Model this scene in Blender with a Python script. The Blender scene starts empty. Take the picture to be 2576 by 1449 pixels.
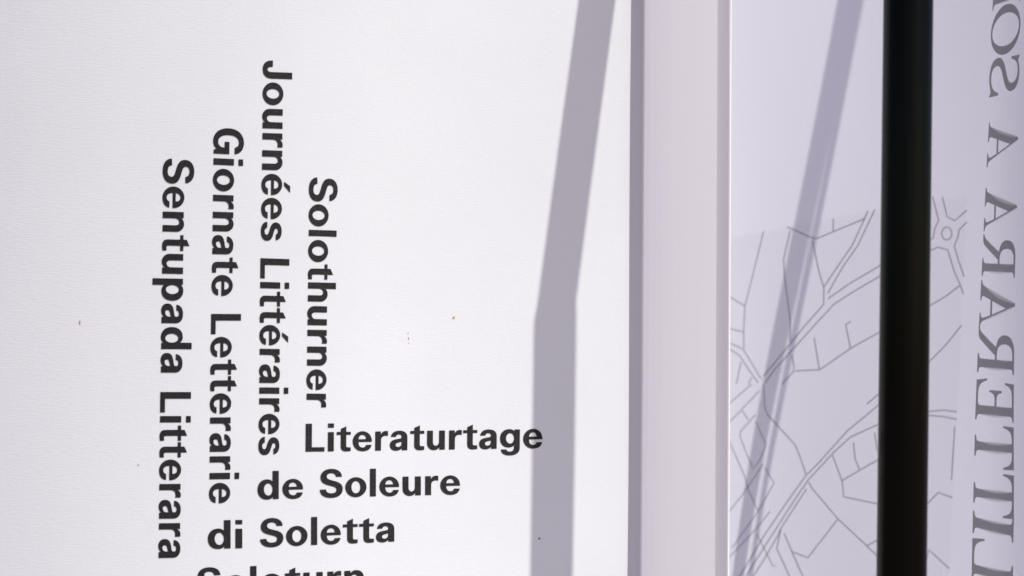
import bpy, math, random
from mathutils import Vector, Matrix, geometry
random.seed(4)
R = math.radians
scene = bpy.context.scene
col = scene.collection

# ---------------------------------------------------------------- camera
PW, PH = 2576.0, 1449.0                    # pixel grid used for the measurements
SRC = PW / 3840.0
LENS = 70.0
FPX = LENS / 36.0 * PW
cam_d = bpy.data.cameras.new('camera')
cam = bpy.data.objects.new('camera', cam_d)
col.objects.link(cam)
cam_d.lens = LENS
cam_d.sensor_width = 36.0
cam_d.clip_start = 0.02
cam_d.clip_end = 2000.0
CAM = Vector((0, 0, 1.5))
ROT = (Matrix.Rotation(R(90 + 2.3), 3, 'X') @ Matrix.Rotation(R(0.5), 3, 'Z'))
cam.matrix_world = Matrix.Translation(CAM) @ ROT.to_4x4()
scene.camera = cam
DB = 1.206                                  # distance of the white banner
cam_d.dof.use_dof = True
cam_d.dof.focus_distance = DB
cam_d.dof.aperture_fstop = 9.0


def ray(px, py):
    v = Vector(((px - PW / 2) / FPX, -(py - PH / 2) / FPX, -1.0))
    return ROT @ v


def at_depth(px, py, y):
    d = ray(px, py)
    return CAM + d * (y / d.y)


def on_plane(px, py, p0, n):
    d = ray(px, py)
    return CAM + d * ((p0 - CAM).dot(n) / d.dot(n))


# ---------------------------------------------------------------- planes of the two banners
YAW = R(21)
P0 = at_depth(1288, 724, DB)
UA = Vector((math.cos(YAW), math.sin(YAW), 0))
NA = Vector((math.sin(YAW), -math.cos(YAW), 0))
PHI = R(-68)
UB = Vector((math.cos(PHI), math.sin(PHI), 0))
NB = Vector((math.sin(PHI), -math.cos(PHI), 0))
Q0 = at_depth(1835, 724, 1.50)

UC = -0.09                                  # the cloth starts to bow away left of here


def bow(u, z):
    v = 0.0
    if u < UC:
        d = UC - u
        v -= 1.95 * d * d if d < 0.28 else 1.95 * 0.0784 + 1.092 * (d - 0.28)
    v += 0.00045 * math.sin(u * 31 + z * 3.0 + 0.6) + 0.00030 * math.sin(u * 12 - z * 17)
    return v


def cloth_a(u, z, off=0.0):
    return Vector((P0.x, P0.y, 0)) + UA * u + NA * (bow(u, z) + off) + Vector((0, 0, z))


def hit_a(px, py, off=0.0):
    v = 0.0
    for _ in range(12):
        p = on_plane(px, py, P0 + NA * (v + off), NA)
        u = (p - P0).dot(UA)
        v = bow(u, p.z)
    return p


def bow_b(u, z):
    v = -0.38 * (u - 0.15) ** 2
    if u > 0.315:
        v -= 2.1 * (u - 0.315) ** 2
    v += 0.0009 * math.sin(u * 19 + z * 6 - 7.5) + 0.0010 * math.sin(z * 11 - u * 8)
    return v


def cloth_b(u, z, off=0.0):
    return Vector((Q0.x, Q0.y, 0)) + UB * u + NB * (bow_b(u, z) + off) + Vector((0, 0, z))


def hit_b(px, py, off=0.0):
    d = ray(px, py)
    lo, hi = 0.7 / d.y, 2.2 / d.y
    for _ in range(44):
        t = (lo + hi) / 2
        p = CAM + d * t
        q = p - Q0
        if q.dot(NB) - bow_b(q.dot(UB), p.z) - off > 0:
            lo = t
        else:
            hi = t
    return p


# ---------------------------------------------------------------- sun direction: the black pole throws its shadow on the white cloth
ELEV = R(38)
DP = 0.855 * DB
pole_a = at_depth(2285, 0, DP)
pole_b = at_depth(2268, 1449, DP)
pole_dir = (pole_a - pole_b).normalized()


def pole_at(z):
    return pole_b + pole_dir * ((z - pole_b.z) / pole_dir.z)


S_pt = hit_a(1392, 1150)
zz = S_pt.z + 0.3
for _ in range(10):
    pp = pole_at(zz)
    zz = S_pt.z + math.hypot(pp.x - S_pt.x, pp.y - S_pt.y) * math.tan(ELEV)
SUN = (pole_at(zz) - S_pt).normalized()      # towards the sun
AZ = math.atan2(SUN.x, -SUN.y)
print('sun azimuth from camera axis', math.degrees(AZ), 'incidence on map sheet', math.degrees(AZ - PHI))

# ---------------------------------------------------------------- world, sun, exposure
w = bpy.data.worlds.new('World')
scene.world = w
w.use_nodes = True
nt = w.node_tree
nt.nodes.clear()
sky = nt.nodes.new('ShaderNodeTexSky')
sky.sky_type = 'NISHITA'
sky.sun_disc = False
sky.sun_elevation = ELEV
# NISHITA: rotation 0 puts the sun at +Y, growing clockwise seen from above
sky.sun_rotation = math.atan2(SUN.x, SUN.y)
sky.air_density = 1.0
sky.dust_density = 1.5
sky.ozone_density = 2.5
bg = nt.nodes.new('ShaderNodeBackground')
bg.inputs['Strength'].default_value = 0.10
wo = nt.nodes.new('ShaderNodeOutputWorld')
nt.links.new(sky.outputs[0], bg.inputs[0])
nt.links.new(bg.outputs[0], wo.inputs[0])

sd = bpy.data.lights.new('sun', 'SUN')
sd.energy = 2.6
sd.angle = R(0.6)
sd.color = (1.0, 0.985, 0.93)
so = bpy.data.objects.new('sun', sd)
col.objects.link(so)
so.rotation_euler = SUN.to_track_quat('Z', 'Y').to_euler()
so.location = (3, -3, 4)

vs = scene.view_settings
vs.view_transform = 'Standard'
vs.look = 'None'
vs.gamma = 1.0
vs.exposure = 0.235
vs.use_curve_mapping = False


# ---------------------------------------------------------------- materials
def new_mat(name):
    m = bpy.data.materials.new(name)
    m.use_nodes = True
    m.node_tree.nodes.clear()
    return m, m.node_tree


def nd(t, kind, **kw):
    n = t.nodes.new(kind)
    for k, v in kw.items():
        if hasattr(n, k):
            setattr(n, k, v)
        else:
            n.inputs[k].default_value = v
    return n


def ramp(t, fac, stops):
    r = t.nodes.new('ShaderNodeValToRGB')
    el = r.color_ramp.elements
    while len(el) < len(stops):
        el.new(0.5)
    for e, (p, c) in zip(el, stops):
        e.position = p
        e.color = (*c, 1)
    t.links.new(fac, r.inputs[0])
    return r.outputs[0]


def fabric(name, ca, cb, trans, tcol, weave=0.35):
    m, t = new_mat(name)
    out = nd(t, 'ShaderNodeOutputMaterial')
    uv = nd(t, 'ShaderNodeUVMap')
    no = nd(t, 'ShaderNodeTexNoise', Scale=9.0, Detail=4.0, Roughness=0.6)
    t.links.new(uv.outputs[0], no.inputs['Vector'])
    c = ramp(t, no.outputs[0], [(0.3, ca), (0.7, cb)])
    # woven threads: fine ribs across and along
    mp = nd(t, 'ShaderNodeMapping')
    mp.inputs['Scale'].default_value = (230, 1250, 1)
    t.links.new(uv.outputs[0], mp.inputs[0])
    n1 = nd(t, 'ShaderNodeTexNoise', Scale=1.0, Detail=2.0)
    t.links.new(mp.outputs[0], n1.inputs['Vector'])
    mp2 = nd(t, 'ShaderNodeMapping')
    mp2.inputs['Scale'].default_value = (800, 140, 1)
    t.links.new(uv.outputs[0], mp2.inputs[0])
    n2 = nd(t, 'ShaderNodeTexNoise', Scale=1.0, Detail=1.0)
    t.links.new(mp2.outputs[0], n2.inputs['Vector'])
    add = nd(t, 'ShaderNodeMath', operation='ADD')
    t.links.new(n1.outputs[0], add.inputs[0])
    sc2 = nd(t, 'ShaderNodeMath', operation='MULTIPLY')
    sc2.inputs[1].default_value = 0.3
    t.links.new(n2.outputs[0], sc2.inputs[0])
    t.links.new(sc2.outputs[0], add.inputs[1])
    b = nd(t, 'ShaderNodeBump', Strength=weave, Distance=0.0004)
    t.links.new(add.outputs[0], b.inputs['Height'])
    df = nd(t, 'ShaderNodeBsdfDiffuse', Roughness=0.6)
    t.links.new(c, df.inputs[0])
    t.links.new(b.outputs[0], df.inputs['Normal'])
    tr = nd(t, 'ShaderNodeBsdfTranslucent')
    tr.inputs[0].default_value = (*tcol, 1)
    mx = nd(t, 'ShaderNodeMixShader')
    mx.inputs[0].default_value = trans
    t.links.new(df.outputs[0], mx.inputs[1])
    t.links.new(tr.outputs[0], mx.inputs[2])
    t.links.new(mx.outputs[0], out.inputs[0])
    return m


M_WHITE = fabric('white_polyester', (0.795, 0.808, 0.815), (0.820, 0.832, 0.840), 0.06, (0.8, 0.78, 0.8))
M_SHEET = fabric('translucent_map_cloth', (0.80, 0.775, 0.81), (0.83, 0.80, 0.835), 0.90, (0.945, 0.95, 1.0), 0.1)


def ink(name, c1, c2, rough=0.75):
    m, t = new_mat(name)
    out = nd(t, 'ShaderNodeOutputMaterial')
    tc = nd(t, 'ShaderNodeTexCoord')
    no = nd(t, 'ShaderNodeTexNoise', Scale=900.0, Detail=3.0)
    t.links.new(tc.outputs['Object'], no.inputs['Vector'])
    p = nd(t, 'ShaderNodeBsdfPrincipled', Roughness=rough)
    p.inputs['Specular IOR Level'].default_value = 0.25
    t.links.new(ramp(t, no.outputs[0], [(0.35, c1), (0.7, c2)]), p.inputs['Base Color'])
    t.links.new(p.outputs[0], out.inputs[0])
    return m


M_INK = ink('black_ink', (0.011, 0.0105, 0.0105), (0.028, 0.0265, 0.0255))
M_RUST = ink('brown_stain', (0.50, 0.24, 0.03), (0.66, 0.40, 0.08))
M_DIRT = ink('dark_speck', (0.10, 0.07, 0.09), (0.16, 0.12, 0.13))


def veil(name, colr, fac):
    """printed ink on the far face of the cloth; lets part of the light through"""
    m, t = new_mat(name)
    out = nd(t, 'ShaderNodeOutputMaterial')
    df = nd(t, 'ShaderNodeBsdfDiffuse')
    df.inputs[0].default_value = (*colr, 1)
    tp = nd(t, 'ShaderNodeBsdfTransparent')
    mx = nd(t, 'ShaderNodeMixShader')
    mx.inputs[0].default_value = fac
    t.links.new(tp.outputs[0], mx.inputs[1])
    t.links.new(df.outputs[0], mx.inputs[2])
    t.links.new(mx.outputs[0], out.inputs[0])
    return m


M_SERIF = veil('far_side_ink', (0.02, 0.02, 0.022), 0.74)
M_LINE = veil('far_side_line_ink', (0.05, 0.05, 0.06), 0.42)
M_AREA = veil('far_side_area_tint', (0.4, 0.4, 0.42), 0.07)


def metal(name, c1, c2, rough, spec, sx):
    m, t = new_mat(name)
    out = nd(t, 'ShaderNodeOutputMaterial')
    tc = nd(t, 'ShaderNodeTexCoord')
    mp = nd(t, 'ShaderNodeMapping')
    mp.inputs['Scale'].default_value = (sx, sx, 1.5)
    t.links.new(tc.outputs['Object'], mp.inputs[0])
    no = nd(t, 'ShaderNodeTexNoise', Scale=1.0, Detail=3.0)
    t.links.new(mp.outputs[0], no.inputs['Vector'])
    p = nd(t, 'ShaderNodeBsdfPrincipled', Roughness=rough)
    p.inputs['Specular IOR Level'].default_value = spec
    t.links.new(ramp(t, no.outputs[0], [(0.35, c1), (0.65, c2)]), p.inputs['Base Color'])
    t.links.new(p.outputs[0], out.inputs[0])
    return m


M_POST = metal('anodised_post', (0.525, 0.500, 0.545), (0.545, 0.518, 0.562), 0.55, 0.25, 60)
M_POLE = metal('black_paint', (0.0008, 0.0008, 0.0006), (0.0022, 0.0022, 0.0013), 0.14, 0.08, 120)
M_STEEL = metal('steel_wire', (0.40, 0.40, 0.41), (0.5, 0.5, 0.5), 0.4, 0.5, 200)

mg, tg = new_mat('red_bounce_paving')  # unseen ground, reddened so its bounce light turns the shadows mauve
og = nd(tg, 'ShaderNodeOutputMaterial')
ng = nd(tg, 'ShaderNodeTexNoise', Scale=6.0, Detail=6.0)
tcg = nd(tg, 'ShaderNodeTexCoord')
tg.links.new(tcg.outputs['Object'], ng.inputs['Vector'])
pg = nd(tg, 'ShaderNodeBsdfPrincipled', Roughness=0.9)
tg.links.new(ramp(tg, ng.outputs[0], [(0.3, (0.46, 0.28, 0.285)), (0.7, (0.54, 0.34, 0.345))]), pg.inputs['Base Color'])
tg.links.new(pg.outputs[0], og.inputs[0])


# ---------------------------------------------------------------- mesh helpers
def obj(name, verts, faces, mat, parent=None, smooth=False, uvs=None):
    me = bpy.data.meshes.new(name)
    me.from_pydata([tuple(v) for v in verts], [], faces)
    me.materials.append(mat)
    if smooth:
        for p in me.polygons:
            p.use_smooth = True
    if uvs:
        l = me.uv_layers.new(name='UVMap')
        for lp in me.loops:
            l.data[lp.index].uv = uvs[lp.vertex_index]
    me.update()
    o = bpy.data.objects.new(name, me)
    col.objects.link(o)
    if parent:
        o.parent = parent
    return o


def tag(o, label=None, cat=None, group=None, kind=None):
    for k, v in (('label', label), ('category', cat), ('group', group), ('kind', kind)):
        if v:
            o[k] = v
    return o


def tube(pts, rad, n=32, cap=True):
    pts = [Vector(p) for p in pts]
    verts, faces = [], []
    ref = Vector((0.3, 1, 0.1)).normalized()
    for i, p in enumerate(pts):
        a = pts[max(i - 1, 0)]
        b = pts[min(i + 1, len(pts) - 1)]
        t = (b - a).normalized()
        x = (ref - t * ref.dot(t)).normalized()
        y = t.cross(x)
        r = rad if not callable(rad) else rad(i)
        for k in range(n):
            an = 2 * math.pi * k / n
            verts.append(p + (x * math.cos(an) + y * math.sin(an)) * r)
    for i in range(len(pts) - 1):
        for k in range(n):
            k2 = (k + 1) % n
            faces.append((i * n + k, i * n + k2, (i + 1) * n + k2, (i + 1) * n + k))
    if cap:
        faces.append(tuple(range(n))[::-1])
        faces.append(tuple(range((len(pts) - 1) * n, len(pts) * n)))
    return verts, faces


# ---------------------------------------------------------------- ground
g = obj('ground', [(-300, -300, 0), (300, -300, 0), (300, 300, 0), (-300, 300, 0)], [(0, 1, 2, 3)], mg)
tag(g, kind='structure')


# ---------------------------------------------------------------- the two cloths
def sheet(name, fn, u0, u1, z0, z1, nu, nz, mat):
    vs_, uv, fs = [], [], []
    for j in range(nz + 1):
        z = z0 + (z1 - z0) * j / nz
        for i in range(nu + 1):
            u = u0 + (u1 - u0) * i / nu
            vs_.append(fn(u, z))
            uv.append((u, z))
    for j in range(nz):
        for i in range(nu):
            a = j * (nu + 1) + i
            fs.append((a, a + 1, a + nu + 2, a + nu + 1))
    return obj(name, vs_, fs, mat, None, True, uv)


u_edge = (hit_a(1700, 724) - P0).dot(UA)
banner = sheet('white_banner', cloth_a, -0.62, u_edge, 0.0, 2.45, 130, 300, M_WHITE)
tag(banner, 'white fabric banner printed with bold black sans-serif lines, some turned sideways', 'banner')
u_b1 = (hit_b(2576, 724) - Q0).dot(UB)
print('map sheet right edge u', u_b1)
map_sheet = sheet('map_banner', cloth_b, -0.10, u_b1 + 0.045, 0.0, 2.45, 110, 300, M_SHEET)
tag(map_sheet, 'translucent pale cloth seen from behind, showing a street map and mirrored serif capitals', 'banner')

# ---------------------------------------------------------------- flat post with a side flange, between the two cloths
def ua(px):
    return (on_plane(px, 724, P0, NA) - P0).dot(UA)


uL, uF, uR = ua(1598), ua(1779), ua(1807)
PR = 0.0105                                   # how far it stands proud of the cloth
prof = [(uL - 0.0042, -0.010), (uL - 0.0042, 0.0006), (uL, PR - 0.0008), (uL + 0.0008, PR)]
for i in range(1, 12):
    f = i / 12
    prof.append((uL + (uF - uL) * f, PR + 0.0030 * (1 - (1 - min(1, f / 0.55)) ** 2)))
prof += [(uF - 0.0006, PR + 0.0030), (uF, PR + 0.0022), (uF + 0.0007, PR - 0.0010),
         (uR - 0.0005, PR + 0.0041), (uR, PR + 0.0038), (uR, -0.010)]
pv, pf = [], []
npf = len(prof)
for z in (0.0, 2.55):
    for (u, v) in prof:
        pv.append(Vector((P0.x, P0.y, z)) + UA * u + NA * v)
for k in range(npf):
    k2 = (k + 1) % npf
    pf.append((k2, k, npf + k, npf + k2))
pf += [tuple(range(npf)), tuple(range(2 * npf - 1, npf - 1, -1))]
post = obj('banner_post', pv, pf, M_POST)
tag(post, 'pale grey flat metal post with a narrow side flange beside the white banner', 'post')

M_SUNLIT_EDGE = metal('sunlit_edge_white', (0.80, 0.77, 0.79), (0.86, 0.83, 0.85), 0.5, 0.3, 40)  # added strip, coloured whiter to paint the sunlight on the post's right edge
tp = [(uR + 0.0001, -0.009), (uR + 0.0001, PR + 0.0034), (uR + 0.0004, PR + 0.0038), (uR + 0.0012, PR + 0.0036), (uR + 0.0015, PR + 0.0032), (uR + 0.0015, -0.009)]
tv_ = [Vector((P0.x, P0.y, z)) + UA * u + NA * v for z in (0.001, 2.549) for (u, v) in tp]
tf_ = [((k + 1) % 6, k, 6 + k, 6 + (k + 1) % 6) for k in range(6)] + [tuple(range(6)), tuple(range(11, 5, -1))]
edge = obj('sunlit_edge', tv_, tf_, M_SUNLIT_EDGE, post)

# ---------------------------------------------------------------- black pole, bent above the frame
rad_p = (2347 - 2222) / 2 / FPX * DP
def lift(px, py, t):
    return hit_a(px, py) + SUN * t


def t_of(px, py):
    p = hit_a(px, py)
    z = p.z + 0.3
    for _ in range(12):
        q = pole_at(z)
        z = p.z + math.hypot(q.x - p.x, q.y - p.y) * math.tan(ELEV)
    return (z - p.z) / math.sin(ELEV)


t1 = t_of(1396, 790)
K = pole_at((hit_a(1396, 790) + SUN * t1).z)
Qp = lift(1502, 0, t1 * 0.78)
up = (Qp - K).normalized()
path = [pole_at(0.0), pole_at(0.7), pole_at(1.3), pole_at(K.z - 0.10)]
for i in range(9):
    f = i / 8
    a = K - pole_dir * 0.005
    b = K + up * 0.005
    path.append(a * (1 - f) ** 2 + K * 2 * f * (1 - f) + b * f * f)
path += [K + up * 0.15, K + up * 0.42]
tv, tf = tube(path, lambda i: rad_p if i < 6 else rad_p * (1 - 0.10 * min(1, (i - 6) / 8)), 48)
pole = obj('black_pole', tv, tf, M_POLE, None, True)
tag(pole, 'glossy black metal pole in front of the translucent map cloth', 'pole')

# ---------------------------------------------------------------- two taut wires behind the map cloth (their shadow shows through it)
def rod(left, right, dist, label):
    """left, right: (top px, bottom px) of the shadow's two edges on the map cloth"""
    top = [hit_b(x[0], 0) for x in (left, right)]
    bot = [hit_b(x[1], 1449) for x in (left, right)]
    A = (top[0] + top[1]) / 2 + SUN * dist
    B = (bot[0] + bot[1]) / 2 + SUN * dist
    d = (A - B).normalized()
    side = d.cross(SUN).normalized()
    r = 0.25 * (abs((top[1] - top[0]).dot(side)) + abs((bot[1] - bot[0]).dot(side)))
    lo = B + d * ((0.0 - B.z) / d.z)
    hi = A + d * 0.35
    print('rod radius', r)
    v_, f_ = tube([lo, lo.lerp(hi, 0.5), hi], r, 20)
    o = obj('stay_rod', v_, f_, M_STEEL, None, True)
    tag(o, label, 'rod')


rod((2114, 1838), (2151, 1876), 0.34, 'thick steel stay rod slanting close behind the map cloth')
rod((2156, 1881), (2171, 1895), 0.34, 'thin steel stay rod running beside the thick one behind the map cloth')

# ---------------------------------------------------------------- lettering
def parse(path):
    """M/L points, C cubic, h/v quarter arcs that start horizontally / vertically"""
    k = 0.5523
    out = []
    for part in path.strip().split('M')[1:]:
        toks = part.replace('L', ' L ').replace('C', ' C ').replace('h', ' h ').replace('v', ' v ').split()
        pts, cmd, i = [], 'M', 0
        while i < len(toks):
            if toks[i] in 'LChv':
                cmd = toks[i]
                i += 1
            if cmd == 'M' or cmd == 'L':
                pts.append((float(toks[i]), float(toks[i + 1])))
                i += 2
                cmd = 'L'
                continue
            x0, y0 = pts[-1]
            if cmd == 'C':
                a = [float(q) for q in toks[i:i + 6]]
                i += 6
            else:
                x, y = float(toks[i]), float(toks[i + 1])
                i += 2
                if cmd == 'h':
                    a = [x0 + (x - x0) * k, y0, x, y - (y - y0) * k, x, y]
                else:
                    a = [x0, y0 + (y - y0) * k, x - (x - x0) * k, y, x, y]
            for s in range(1, 9):
                f = s / 8
                g_ = 1 - f
                pts.append((g_ ** 3 * x0 + 3 * g_ * g_ * f * a[0] + 3 * g_ * f * f * a[2] + f ** 3 * a[4],
                            g_ ** 3 * y0 + 3 * g_ * g_ * f * a[1] + 3 * g_ * f * f * a[3] + f ** 3 * a[5]))
        if math.hypot(pts[0][0] - pts[-1][0], pts[0][1] - pts[-1][1]) < 1e-6:
            pts.pop()
        out.append(pts)
    return out


ST = '0 0 L 0 69 L 19.5 69 L 19.5 60'
D_OUT = 'M 70 0 L 50.5 0 L 50.5 7.5 C 46.5 1.5 40 -1.5 32 -1.5 C 12 -1.5 0 13 0 34.5 C 0 56 12 70.5 31.5 70.5 C 39.5 70.5 45.5 67.5 49.5 62 L 49.5 100 L 70 100'
D_IN = 'M 21 34.5 v 35.5 56 h 49.5 34.5 v 35.5 13 h 21 34.5'
N_ = 'M 0 0 L 0 69 L 19.5 69 L 19.5 60 C 23 66.5 29.5 70.5 39 70.5 h 63 45 L 63 0 L 42.5 0 L 42.5 42 v 33 54.5 h 20.5 41 L 20.5 0'
E_ = ('M 68 32 L 68 35 v 34.5 70.5 h 0 34.5 v 35 -1.5 C 53 -1.5 65 6 67 21.5 L 47 21.5 C 46 15.5 41.5 12 35.5 12 C 26 12 20.5 19 20.5 32 '
      'M 20.5 42 L 47.5 42 C 47 51.5 42.5 57.5 34.5 57.5 C 26.5 57.5 21.5 51.5 20.5 42')
SANS = {   # glyph: (width, groups of [outer, holes...])
    'o': (73, ['M 0 34.5 v 36.5 70.5 h 73 34.5 v 36.5 -1.5 h 0 34.5 M 21 34.5 v 36.5 56.5 h 52 34.5 v 36.5 12.5 h 21 34.5']),
    'l': (20.5, ['M 0 0 L 0 100 L 20.5 100 L 20.5 0']),
    'i': (21, ['M 0 0 L 0 69 L 21 69 L 21 0', 'M 0 84.5 L 0 100 L 21 100 L 21 84.5']),
    'n': (63, [N_]),
    'u': (63, None),
    'h': (63, ['M 0 0 L 0 100 L 20.5 100 L 20.5 61 C 24 67 30 70.5 39 70.5 h 63 45 L 63 0 L 42.5 0 L 42.5 42 v 33 54.5 h 20.5 41 L 20.5 0']),
    'r': (45, ['M 0 0 L 0 69 L 19.5 69 L 19.5 58 C 23 66 29 70.3 38 70.3 L 45 69.5 L 45 52 C 43 52.5 40 53 37 53 C 26 53 20.5 47 20.5 36 L 20.5 0']),
    't': (50, ['M 0 69 L 14.5 69 L 14.5 80 L 34 89 L 34 69 L 50 69 L 50 58.5 L 34 58.5 L 34 20 C 34 14.5 36.5 13.5 41 13.5 L 50 13.5 L 50 0.5 C 46 -0.3 40 -1 35 -1 C 21 -1 14.5 5 14.5 18 L 14.5 58.5 L 0 58.5']),
    'e': (68, [E_]),
    'é': (68, [E_, 'M 24 77 L 37 77 L 59 98 L 38 98']),
    's': (61, ['M 0 20.5 L 19.5 20.5 C 20.5 15 25 11.5 31 11.5 C 37.5 11.5 41.5 14.5 41.5 19 C 41.5 23 38 25 30 27.5 L 22 30 C 8.5 34 1.5 39.5 1.5 50 C 1.5 63 12.5 70.5 30 70.5 C 47 70.5 57.5 63.5 58.5 50.5 L 39.5 50.5 C 39 55 35.5 57.5 30 57.5 C 24.5 57.5 21 55.5 21 51.5 C 21 48 24 46.5 31.5 44 L 40 41.5 C 54 37.5 61 31.5 61 20 C 61 6 49 -1.5 31 -1.5 C 12 -1.5 0.5 6.5 0 20.5']),
    'S': (79, ['M 0 28 L 21 29 C 21.5 20 28 14.5 40.5 14.5 C 51 14.5 57.5 19 57.5 27 C 57.5 33.5 53 36.5 43 39.5 L 28 44 C 11 49 2.5 57 2.5 72 C 2.5 90 17 102 39 102 C 61 102 75.5 91.5 76.5 73 L 56 73 C 55 81 49.5 86.5 39.5 86.5 C 30 86.5 24 82 24 74.5 C 24 68 28.5 65 38 62 L 53 57.5 C 70 52.5 79 44.5 79 29.5 C 79 10 64 -2 40 -2 C 15.5 -2 0.5 9 0 28']),
    'a': (62, ['M 62 0 L 42.5 0 L 41.5 7 C 37 1.5 31 -1.5 22 -1.5 C 8.5 -1.5 0 6.5 0 19 C 0 32 8 37.5 22 40 L 35 42 C 39.5 43 41.5 44.5 41.5 48.5 C 41.5 54 38 57 32 57 C 26 57 22.5 54 21.5 48.5 L 3.5 48.5 C 4.5 62 15 70.5 32.5 70.5 C 51 70.5 62 62.5 62 46 '
               'M 41.3 31 C 38 29.5 34.5 29 31 28 C 24 26.5 20.5 24.5 20.5 19.5 C 20.5 14.5 23.5 12 28.5 12 C 36.5 12 41.3 17.5 41.3 25']),
    'd': (70, [D_OUT + ' ' + D_IN]),
    'p': (70, None),
    'g': (70, ['M 70 69 L 50.5 69 L 50.5 62 C 46.5 67.5 40 70.5 32 70.5 C 12 70.5 0 57 0 37 C 0 17 12 4 31 4 C 39 4 45 6.5 49.5 11.5 L 49.5 4 C 49.5 -6 44 -11 35 -11 C 28 -11 23.5 -8.5 22.5 -3 L 3 -3 C 4 -17 15.5 -25 35 -25 C 58 -25 70 -15.5 70 2 '
               'M 21 37 v 35.5 56 h 49.8 37 v 35.5 18 h 21 37']),
    'G': (84, ['M 44 53 L 84 53 L 84 0 L 70.5 0 L 69 11 C 63 2.5 54.5 -2 43 -2 C 17 -2 0 18.5 0 50 C 0 81.5 18 102 46 102 C 67 102 81 91 83.5 71 L 62 71 C 60 80 54.5 85 45.5 85 C 30.5 85 22 72.5 22 50 C 22 27.5 30.5 15 45.5 15 C 56 15 62.5 22 63.5 37 L 44 37']),
    'J': (58, ['M 37 100 L 58 100 L 58 31 C 58 9 48 -2 28.5 -2 C 9.5 -2 0 9.5 0 31 L 0 33 L 20.5 33 L 20.5 30 C 20.5 20 22.5 15 29 15 C 35 15 37 19 37 30']),
    'L': (67, ['M 0 0 L 0 100 L 22 100 L 22 15.5 L 67 15.5 L 67 0']),
}
GL = {}
for ch, (wd, paths) in SANS.items():
    if paths:
        GL[ch] = (wd, [parse(p) for p in paths])
turn = lambda polys, W, H: [[[(W - x, H - y) for x, y in c] for c in grp] for grp in polys]
GL['u'] = (63, turn(GL['n'][1], 63, 69))
GL['p'] = (70, turn(GL['d'][1], 70, 69))
ROUND_L, ROUND_R = set('oeédgsSGaJ'), set('oeépsS')


def gap(a, b):
    ga = 4.5 if a in ROUND_R else 7.5
    gb = 4.5 if b in ROUND_L else 7.5
    if a == 't':
        ga = 2.5
    if b == 't':
        gb = 2.5
    if a == 'r':
        ga = 2.5
    if a == 'L':
        ga = 4.5
    return ga + gb


def fill(groups, fn, verts, faces):
    for grp in groups:
        polys = [[Vector((x, y, 0)) for x, y in c] for c in grp]
        flat = [p for c in polys for p in c]
        base = len(verts)
        for p in flat:
            verts.append(fn(p.x, p.y))
        for tri in geometry.tessellate_polygon(polys):
            faces.append(tuple(base + i for i in tri))


def word(text, B0, B1, U0, U1):
    """print a word on the white cloth; corners are in photograph pixels (3840 wide)"""
    xs, x = [], 0.0
    for i, ch in enumerate(text):
        if i:
            x += gap(text[i - 1], ch)
        xs.append(x)
        x += GL[ch][0]
    W = x
    verts, faces = [], []
    for ch, x0 in zip(text, xs):
        def fn(gx, gy):
            s = (x0 + gx) / W
            h = gy / 100
            px = B0[0] + (B1[0] - B0[0]) * s + h * (U0[0] * (1 - s) + U1[0] * s)
            py = B0[1] + (B1[1] - B0[1]) * s + h * (U0[1] * (1 - s) + U1[1] * s)
            return hit_a(px * SRC, py * SRC, 0.0004)
        fill(GL[ch][1], fn, verts, faces)
    return obj('printed_word', verts, faces, M_INK, banner)


word('Sentupada', (613, 593), (603.5, 1397), (114, 5), (114, 0))
word('Litterara', (601.5, 1470), (595, 2092.5), (115, 0), (115, -2))
word('Giornate', (802.5, 478), (794.5, 1109), (111, 6), (111, 1.5))
word('Letterarie', (792, 1177), (785, 1888), (112, 0.5), (111, -2))
word('Journées', (988, 225.5), (979.5, 902), (108.5, 4), (108.5, 3.5))
word('Littéraires', (977, 968), (970.5, 1706.5), (108.5, 3.5), (109, -0.5))
word('Solothurner', (1161, 664), (1149.5, 1527), (104, 4), (105, 1))
word('Literaturtage', (1146.2, 1694), (2033.8, 1680), (0.7, -105), (1, -103))
word('de', (966, 1873), (1136.6, 1868.5), (0, -106), (0, -105))
word('Soleure', (1199.5, 1866), (1725.3, 1853.5), (0, -105), (0, -102))
word('di', (779.5, 2058), (908.7, 2055.5), (0, -107), (0, -106))
word('Soletta', (975.4, 2052), (1478.9, 2030.5), (0, -106), (0, -103))
word('Soloturn', (738.4, 2238), (1364.4, 2209), (0, -107), (0, -103))

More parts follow.
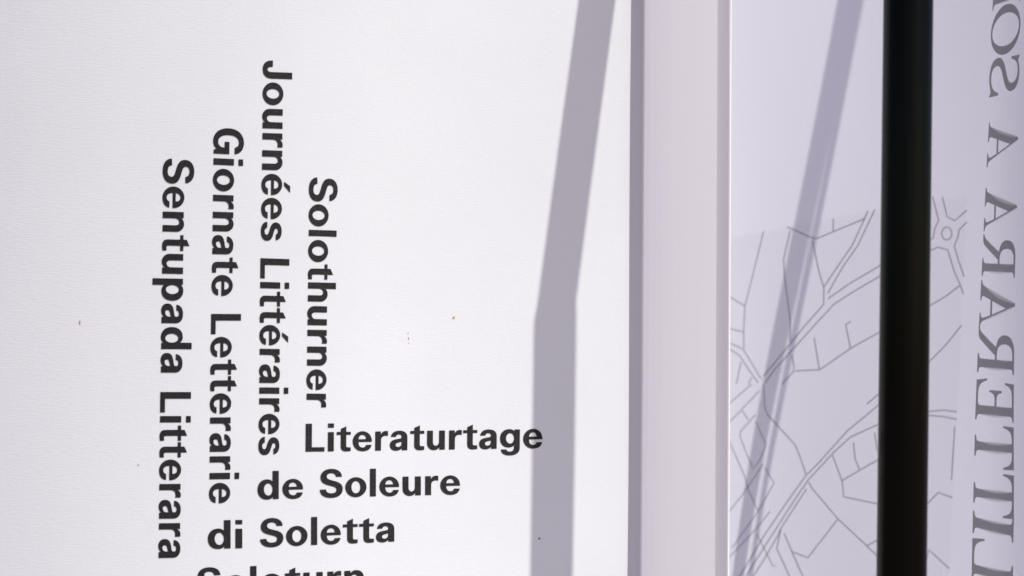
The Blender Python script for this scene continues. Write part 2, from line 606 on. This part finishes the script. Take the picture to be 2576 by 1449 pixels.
# ---- mirrored serif capitals on the far face of the map cloth
UPS = 'L 0 100 L 0 96.5 L 5 95.5 C 9 94.5 10.5 93 10.5 88 L 10.5 12 C 10.5 7 9 5.5 5 4.5 L 0 3.5'
SERIF = {
    'I': (38, 'M 0 0 L 38 0 L 38 3.5 L 33 4.5 C 29 5.5 27.5 7 27.5 12 L 27.5 88 C 27.5 93 29 94.5 33 95.5 L 38 96.5 L 38 100 ' + UPS),
    'T': (85, 'M 22 0 L 63 0 L 63 3.5 C 53 4.5 51 6 51 13 L 51 94.5 L 58 94.5 C 72 94.5 77 90 81 73 L 85 73 L 84 100 L 1 100 L 0 73 L 4 73 C 8 90 13 94.5 27 94.5 L 34 94.5 L 34 13 C 34 6 32 4.5 22 3.5'),
    'L': (80, 'M 0 0 L 77 0 L 80 30 L 76 30 C 71 10 65 5.5 48 5.5 L 36 5.5 C 30 5.5 27.5 7 27.5 13 L 27.5 88 C 27.5 93 29 94.5 33 95.5 L 39 96.5 L 39 100 ' + UPS),
    'E': (78, 'M 0 0 L 74 0 L 78 28 L 74 28 C 69 9 63 5.5 47 5.5 L 36 5.5 C 30 5.5 27.5 7 27.5 13 L 27.5 49 L 38 49 C 48 49 51 46 53 35 L 57 35 L 57 68 L 53 68 C 51 57.5 48 54.5 38 54.5 L 27.5 54.5 L 27.5 94.5 L 46 94.5 C 60 94.5 65 90 68.5 76 L 72.5 76 L 71 100 ' + UPS),
    'R': (90, 'M 0 0 L 38 0 L 38 3.5 C 29 4.5 27.5 6 27.5 13 L 27.5 47 L 36 47 L 62 10 C 66 4 70 0 80 0 L 90 0 L 90 3.5 C 85 4 82 6 78 11 L 53 49.5 C 68 52 77 60 77 73.5 C 77 91 65 100 42 100 ' + UPS +
          ' M 27.6 52.5 L 37 52.5 C 52 52.5 59 59.5 59 73.5 C 59 87.5 52 94.5 38 94.5 L 27.6 94.5'),
    'A': (100, 'M 0 0 L 31 0 L 31 3.5 C 22 4 19 6.5 21.5 13 L 27 30 L 59 30 L 65.5 12 C 67.5 6 66 4 57 3.5 L 57 0 L 100 0 L 100 3.5 C 92 4 89.5 6 86.5 14 L 55 101 L 49 101 L 15 13 C 12 6 9 4 0 3.5 M 29 35.5 L 57 35.5 L 43.5 74'),
    'S': (62, 'M 3 -1 L 6 -1 C 7 2 8.5 3 11 3 C 15 3 20 -2 31 -2 C 50 -2 61 9 61 26 C 61 42 52 49 36 56 C 22 62 16.5 67 16.5 77 C 16.5 88 23 95.5 33.5 95.5 C 44 95.5 50 89 53 73 L 57 73 L 55.5 101 L 52.5 101 C 51.5 98.5 50 97.5 47.5 97.5 C 43.5 97.5 40 102 31 102 C 14 102 4 91 4 75 C 4 60 12 52.5 29 45 C 43 39 48.5 33.5 48.5 22.5 C 48.5 11.5 42 4.5 31 4.5 C 19 4.5 10.5 12 6.5 30 L 2.5 30'),
    'O': (104, 'M 0 50 v 52 102 h 104 50 v 52 -2 h 0 50 M 18 52 v 53 96.5 h 86 48 v 51 3.5 h 18 52'),
}
BASE = [(-150, 3733), (15, 3722), (206, 3714), (447, 3709), (619, 3700), (866, 3689), (1038, 3681), (1232, 3671), (1401, 3664), (1579, 3657),
        (1758, 3653), (1937, 3649), (2031, 3647), (2300, 3641)]
CAPS = [(-150, 3832), (15, 3828), (206, 3823), (447, 3818), (619, 3816), (866, 3811), (1038, 3806), (1232, 3805), (1401, 3803), (1579, 3802),
        (1758, 3803), (1937, 3803), (2031, 3800), (2300, 3798)]
SHR = [(-150, -40), (200, -36), (530, -22), (780, -8), (960, 5), (1320, 12), (1680, 14), (1850, 18), (1980, 28), (2300, 36)]


def lerp_t(tab, y):
    for (a, va), (b, vb) in zip(tab, tab[1:]):
        if y <= b:
            return va + (vb - va) * (y - a) / (b - a)
    return tab[-1][1]


FAR = -0.00005                                 # just behind the cloth
for ch, ylo, yhi in (('L', 22, -130), ('O', 204, 15), ('S', 358, 206), ('A', 619, 447), ('A', 866, 698), ('R', 1038, 877), ('A', 1232, 1053),
                     ('R', 1401, 1230), ('E', 1579, 1421), ('T', 1758, 1594), ('T', 1937, 1773), ('I', 2017, 1930), ('L', 2185, 2026)):
    wd, p = SERIF[ch]

    def fn(gx, gy, wd=wd, ylo=ylo, yhi=yhi):
        y = ylo + (yhi - ylo) * gx / wd
        h = gy / 100
        b = lerp_t(BASE, y)
        c = lerp_t(CAPS, y)
        x = b + (c - b) * h
        y = y + lerp_t(SHR, y) * (h - 0.5) * (1.0 if ch != 'I' else 1.3)
        return hit_b(x * SRC, y * SRC, FAR)
    vv, ff = [], []
    fill([parse(p)], fn, vv, ff)
    obj('printed_letter', vv, ff, M_SERIF, map_sheet)

# ---- street map lines; coordinates read from three enlarged strips of the photograph
Z = 2294 / 1140.0
STRIP = {2: 720, 3: 1440}
L2 = [[(505, 262), (700, 348), (720, 355), (1095, 200)], [(855, 200), (855, 297)],
      [(1118, 140), (1085, 215), (1000, 400), (900, 545), (785, 715), (782, 850), (640, 1010), (535, 1140), (330, 1390)],
      [(1170, 130), (1040, 405), (930, 560), (850, 700), (815, 765)], [(815, 805), (980, 690), (1225, 545)],
      [(1225, 624), (985, 765), (855, 850), (830, 880), (700, 1020), (540, 1200), (420, 1330), (340, 1440)],
      [(700, 370), (745, 590), (782, 715)], [(330, 295), (265, 560), (200, 820), (188, 860), (180, 1050), (180, 1180)],
      [(70, 788), (188, 860)], [(70, 1030), (180, 1055)], [(60, 1132), (175, 1185), (240, 1290), (310, 1410)],
      [(60, 1175), (150, 1235), (225, 1350), (290, 1440)], [(160, 1280), (125, 1449)], [(240, 1400), (215, 1449)],
      [(530, 290), (480, 510), (490, 650), (530, 960), (530, 1130)],
      [(545, 1230), (560, 1320), (555, 1350), (755, 1340), (985, 1180), (1220, 1048)], [(555, 1355), (470, 1449)],
      [(985, 1175), (950, 1000), (990, 975)], [(712, 1100), (750, 1335)],
      [(1605, 30), (1652, 215), (1620, 280), (1612, 345), (1560, 372)], [(1680, 35), (1715, 185), (1775, 215), (1865, 135)],
      [(1865, 225), (1805, 285), (1800, 330), (1770, 405), (1800, 510), (1845, 640)],
      [(1560, 455), (1645, 415), (1720, 435), (1770, 600), (1815, 700), (1840, 770)],
      [(1560, 870), (1700, 790), (1810, 705)], [(1560, 1300), (1700, 1160), (1825, 1005)],
      [(1713 + 38 * math.cos(a * math.pi / 10), 312 + 48 * math.sin(a * math.pi / 10)) for a in range(21)]]
L3 = [[(1220, 58), (1110, 150)], [(1220, 140), (960, 355), (840, 490), (740, 600), (650, 690), (500, 900), (330, 1150), (180, 1400), (120, 1500)],
      [(1220, 293), (985, 400), (850, 525), (670, 720), (560, 880), (400, 1130), (240, 1380), (170, 1500)],
      [(655, 790), (460, 1090), (440, 1140), (330, 1330), (220, 1500)], [(360, 230), (570, 460), (610, 560), (650, 680)],
      [(850, 535), (925, 735), (935, 850), (1200, 905)], [(920, 730), (1055, 650), (1210, 562)], [(1010, 440), (1020, 560), (1055, 645)],
      [(1168, 365), (1190, 500)], [(670, 740), (700, 790), (890, 1015), (1110, 1220), (1200, 1308)], [(890, 1020), (665, 1310), (545, 1265), (485, 1125)],
      [(1110, 1220), (1200, 1172)], [(545, 1265), (640, 1480)], [(460, 1100), (430, 1240), (540, 1480)],
      [(60, 158), (240, 0)], [(60, 300), (110, 250), (300, 50)], [(270, 230), (155, 360), (155, 400), (200, 520), (250, 640), (300, 580), (350, 460), (270, 280)],
      [(170, 200), (215, 270)], [(60, 400), (85, 460), (190, 700), (215, 800), (290, 960)], [(340, 630), (410, 745), (290, 960), (90, 1240)],
      [(60, 975), (160, 850), (250, 720), (330, 600)], [(380, 960), (280, 1085), (60, 1320)], [(280, 1130), (330, 1230), (400, 1370), (425, 1370)],
      [(330, 0), (340, 180), (360, 230)], [(1550, 209), (1690, 195), (1790, 208)], [(1550, 232), (1690, 245), (1790, 265)], [(1775, 320), (1750, 720)],
      [(1545, 925), (1650, 818), (1760, 857)], [(1550, 1340), (1580, 1250), (1735, 1393)]]
lv, lf = [], []


def stroke(pts0, wpx, off):
    pts = []
    for (xa, ya), (xb, yb) in zip(pts0, pts0[1:]):
        m = max(1, int(math.hypot(xb - xa, yb - ya) / 18))
        pts += [(xa + (xb - xa) * i / m, ya + (yb - ya) * i / m) for i in range(m)]
    pts.append(pts0[-1])
    n = len(pts)
    base = len(lv)
    for i, (x, y) in enumerate(pts):
        xa, ya = pts[max(i - 1, 0)]
        xb, yb = pts[min(i + 1, n - 1)]
        dx, dy = xb - xa, yb - ya
        l = math.hypot(dx, dy) or 1.0
        nx, ny = -dy / l, dx / l
        for s in (-0.5, 0.5):
            lv.append(hit_b((x + nx * wpx * s) * SRC, (y + ny * wpx * s) * SRC, off))
    for i in range(n - 1):
        a = base + 2 * i
        lf.append((a, a + 1, a + 3, a + 2))


k = 0
for strip, lines in ((2, L2), (3, L3)):
    for ln in lines:
        pts = [(2700 + x / Z, STRIP[strip] + y / Z) for x, y in ln]
        left = sum(p[0] for p in pts) / len(pts) < 2900
        stroke(pts, 6.0 if left else 7.2, FAR - 0.000002 * (k + 3))
        k += 1
obj('map_lines', lv, lf, M_LINE, map_sheet)
# pale tint of the mapped area, ending left of the capitals
edge_top = [(60, 350), (500, 262), (1110, 150), (1600, 70), (1870, 25)]
TOP = [(2700 + x / Z, 720 + y / Z) for x, y in edge_top]
RIGHT = [(720 + 25 / Z, 2700 + 1870 / Z), (720 + 720 / Z, 2700 + 1840 / Z), (1440, 2700 + 1810 / Z), (1440 + 240 / Z, 2700 + 1790 / Z), (2260, 2700 + 1730 / Z)]
av, af = [], []
for j in range(61):
    for i in range(41):
        yg = 720 + (2250 - 720) * j / 60
        x = 2715 + (lerp_t(RIGHT, yg) - 2715) * i / 40
        yt = lerp_t(TOP, x)
        av.append(hit_b(x * SRC, (yt + (2250 - yt) * j / 60) * SRC, FAR - 0.0003))
for j in range(60):
    for i in range(40):
        a = j * 41 + i
        af.append((a, a + 1, a + 42, a + 41))
obj('map_area', av, af, M_AREA, map_sheet)

# ---------------------------------------------------------------- small marks on the white cloth
def blot(px, py, rx, ry, mat, name):
    pts = []
    for i in range(12):
        a = 2 * math.pi * i / 12
        f = random.uniform(0.7, 1.2)
        pts.append((px + rx * f * math.cos(a), py + ry * f * math.sin(a)))
    v_, f_ = [], []
    fill([[pts]], lambda x, y: hit_a(x, y, 0.0003), v_, f_)
    obj(name, v_, f_, mat, banner)


blot(201, 812, 1.6, 7.0, M_RUST, 'stain')
blot(1142, 799, 3.2, 3.6, M_RUST, 'stain')
blot(1027, 838, 1.2, 3.0, M_RUST, 'stain')
blot(1028, 851, 1.2, 3.5, M_RUST, 'stain')
blot(1029, 863, 1.0, 2.2, M_RUST, 'stain')
blot(348, 1170, 1.6, 1.8, M_DIRT, 'speck')
blot(1357, 1355, 2.6, 2.6, M_DIRT, 'speck')
blot(1592, 738, 1.8, 2.4, M_DIRT, 'speck')
blot(1601, 568, 2.4, 2.8, M_DIRT, 'speck')
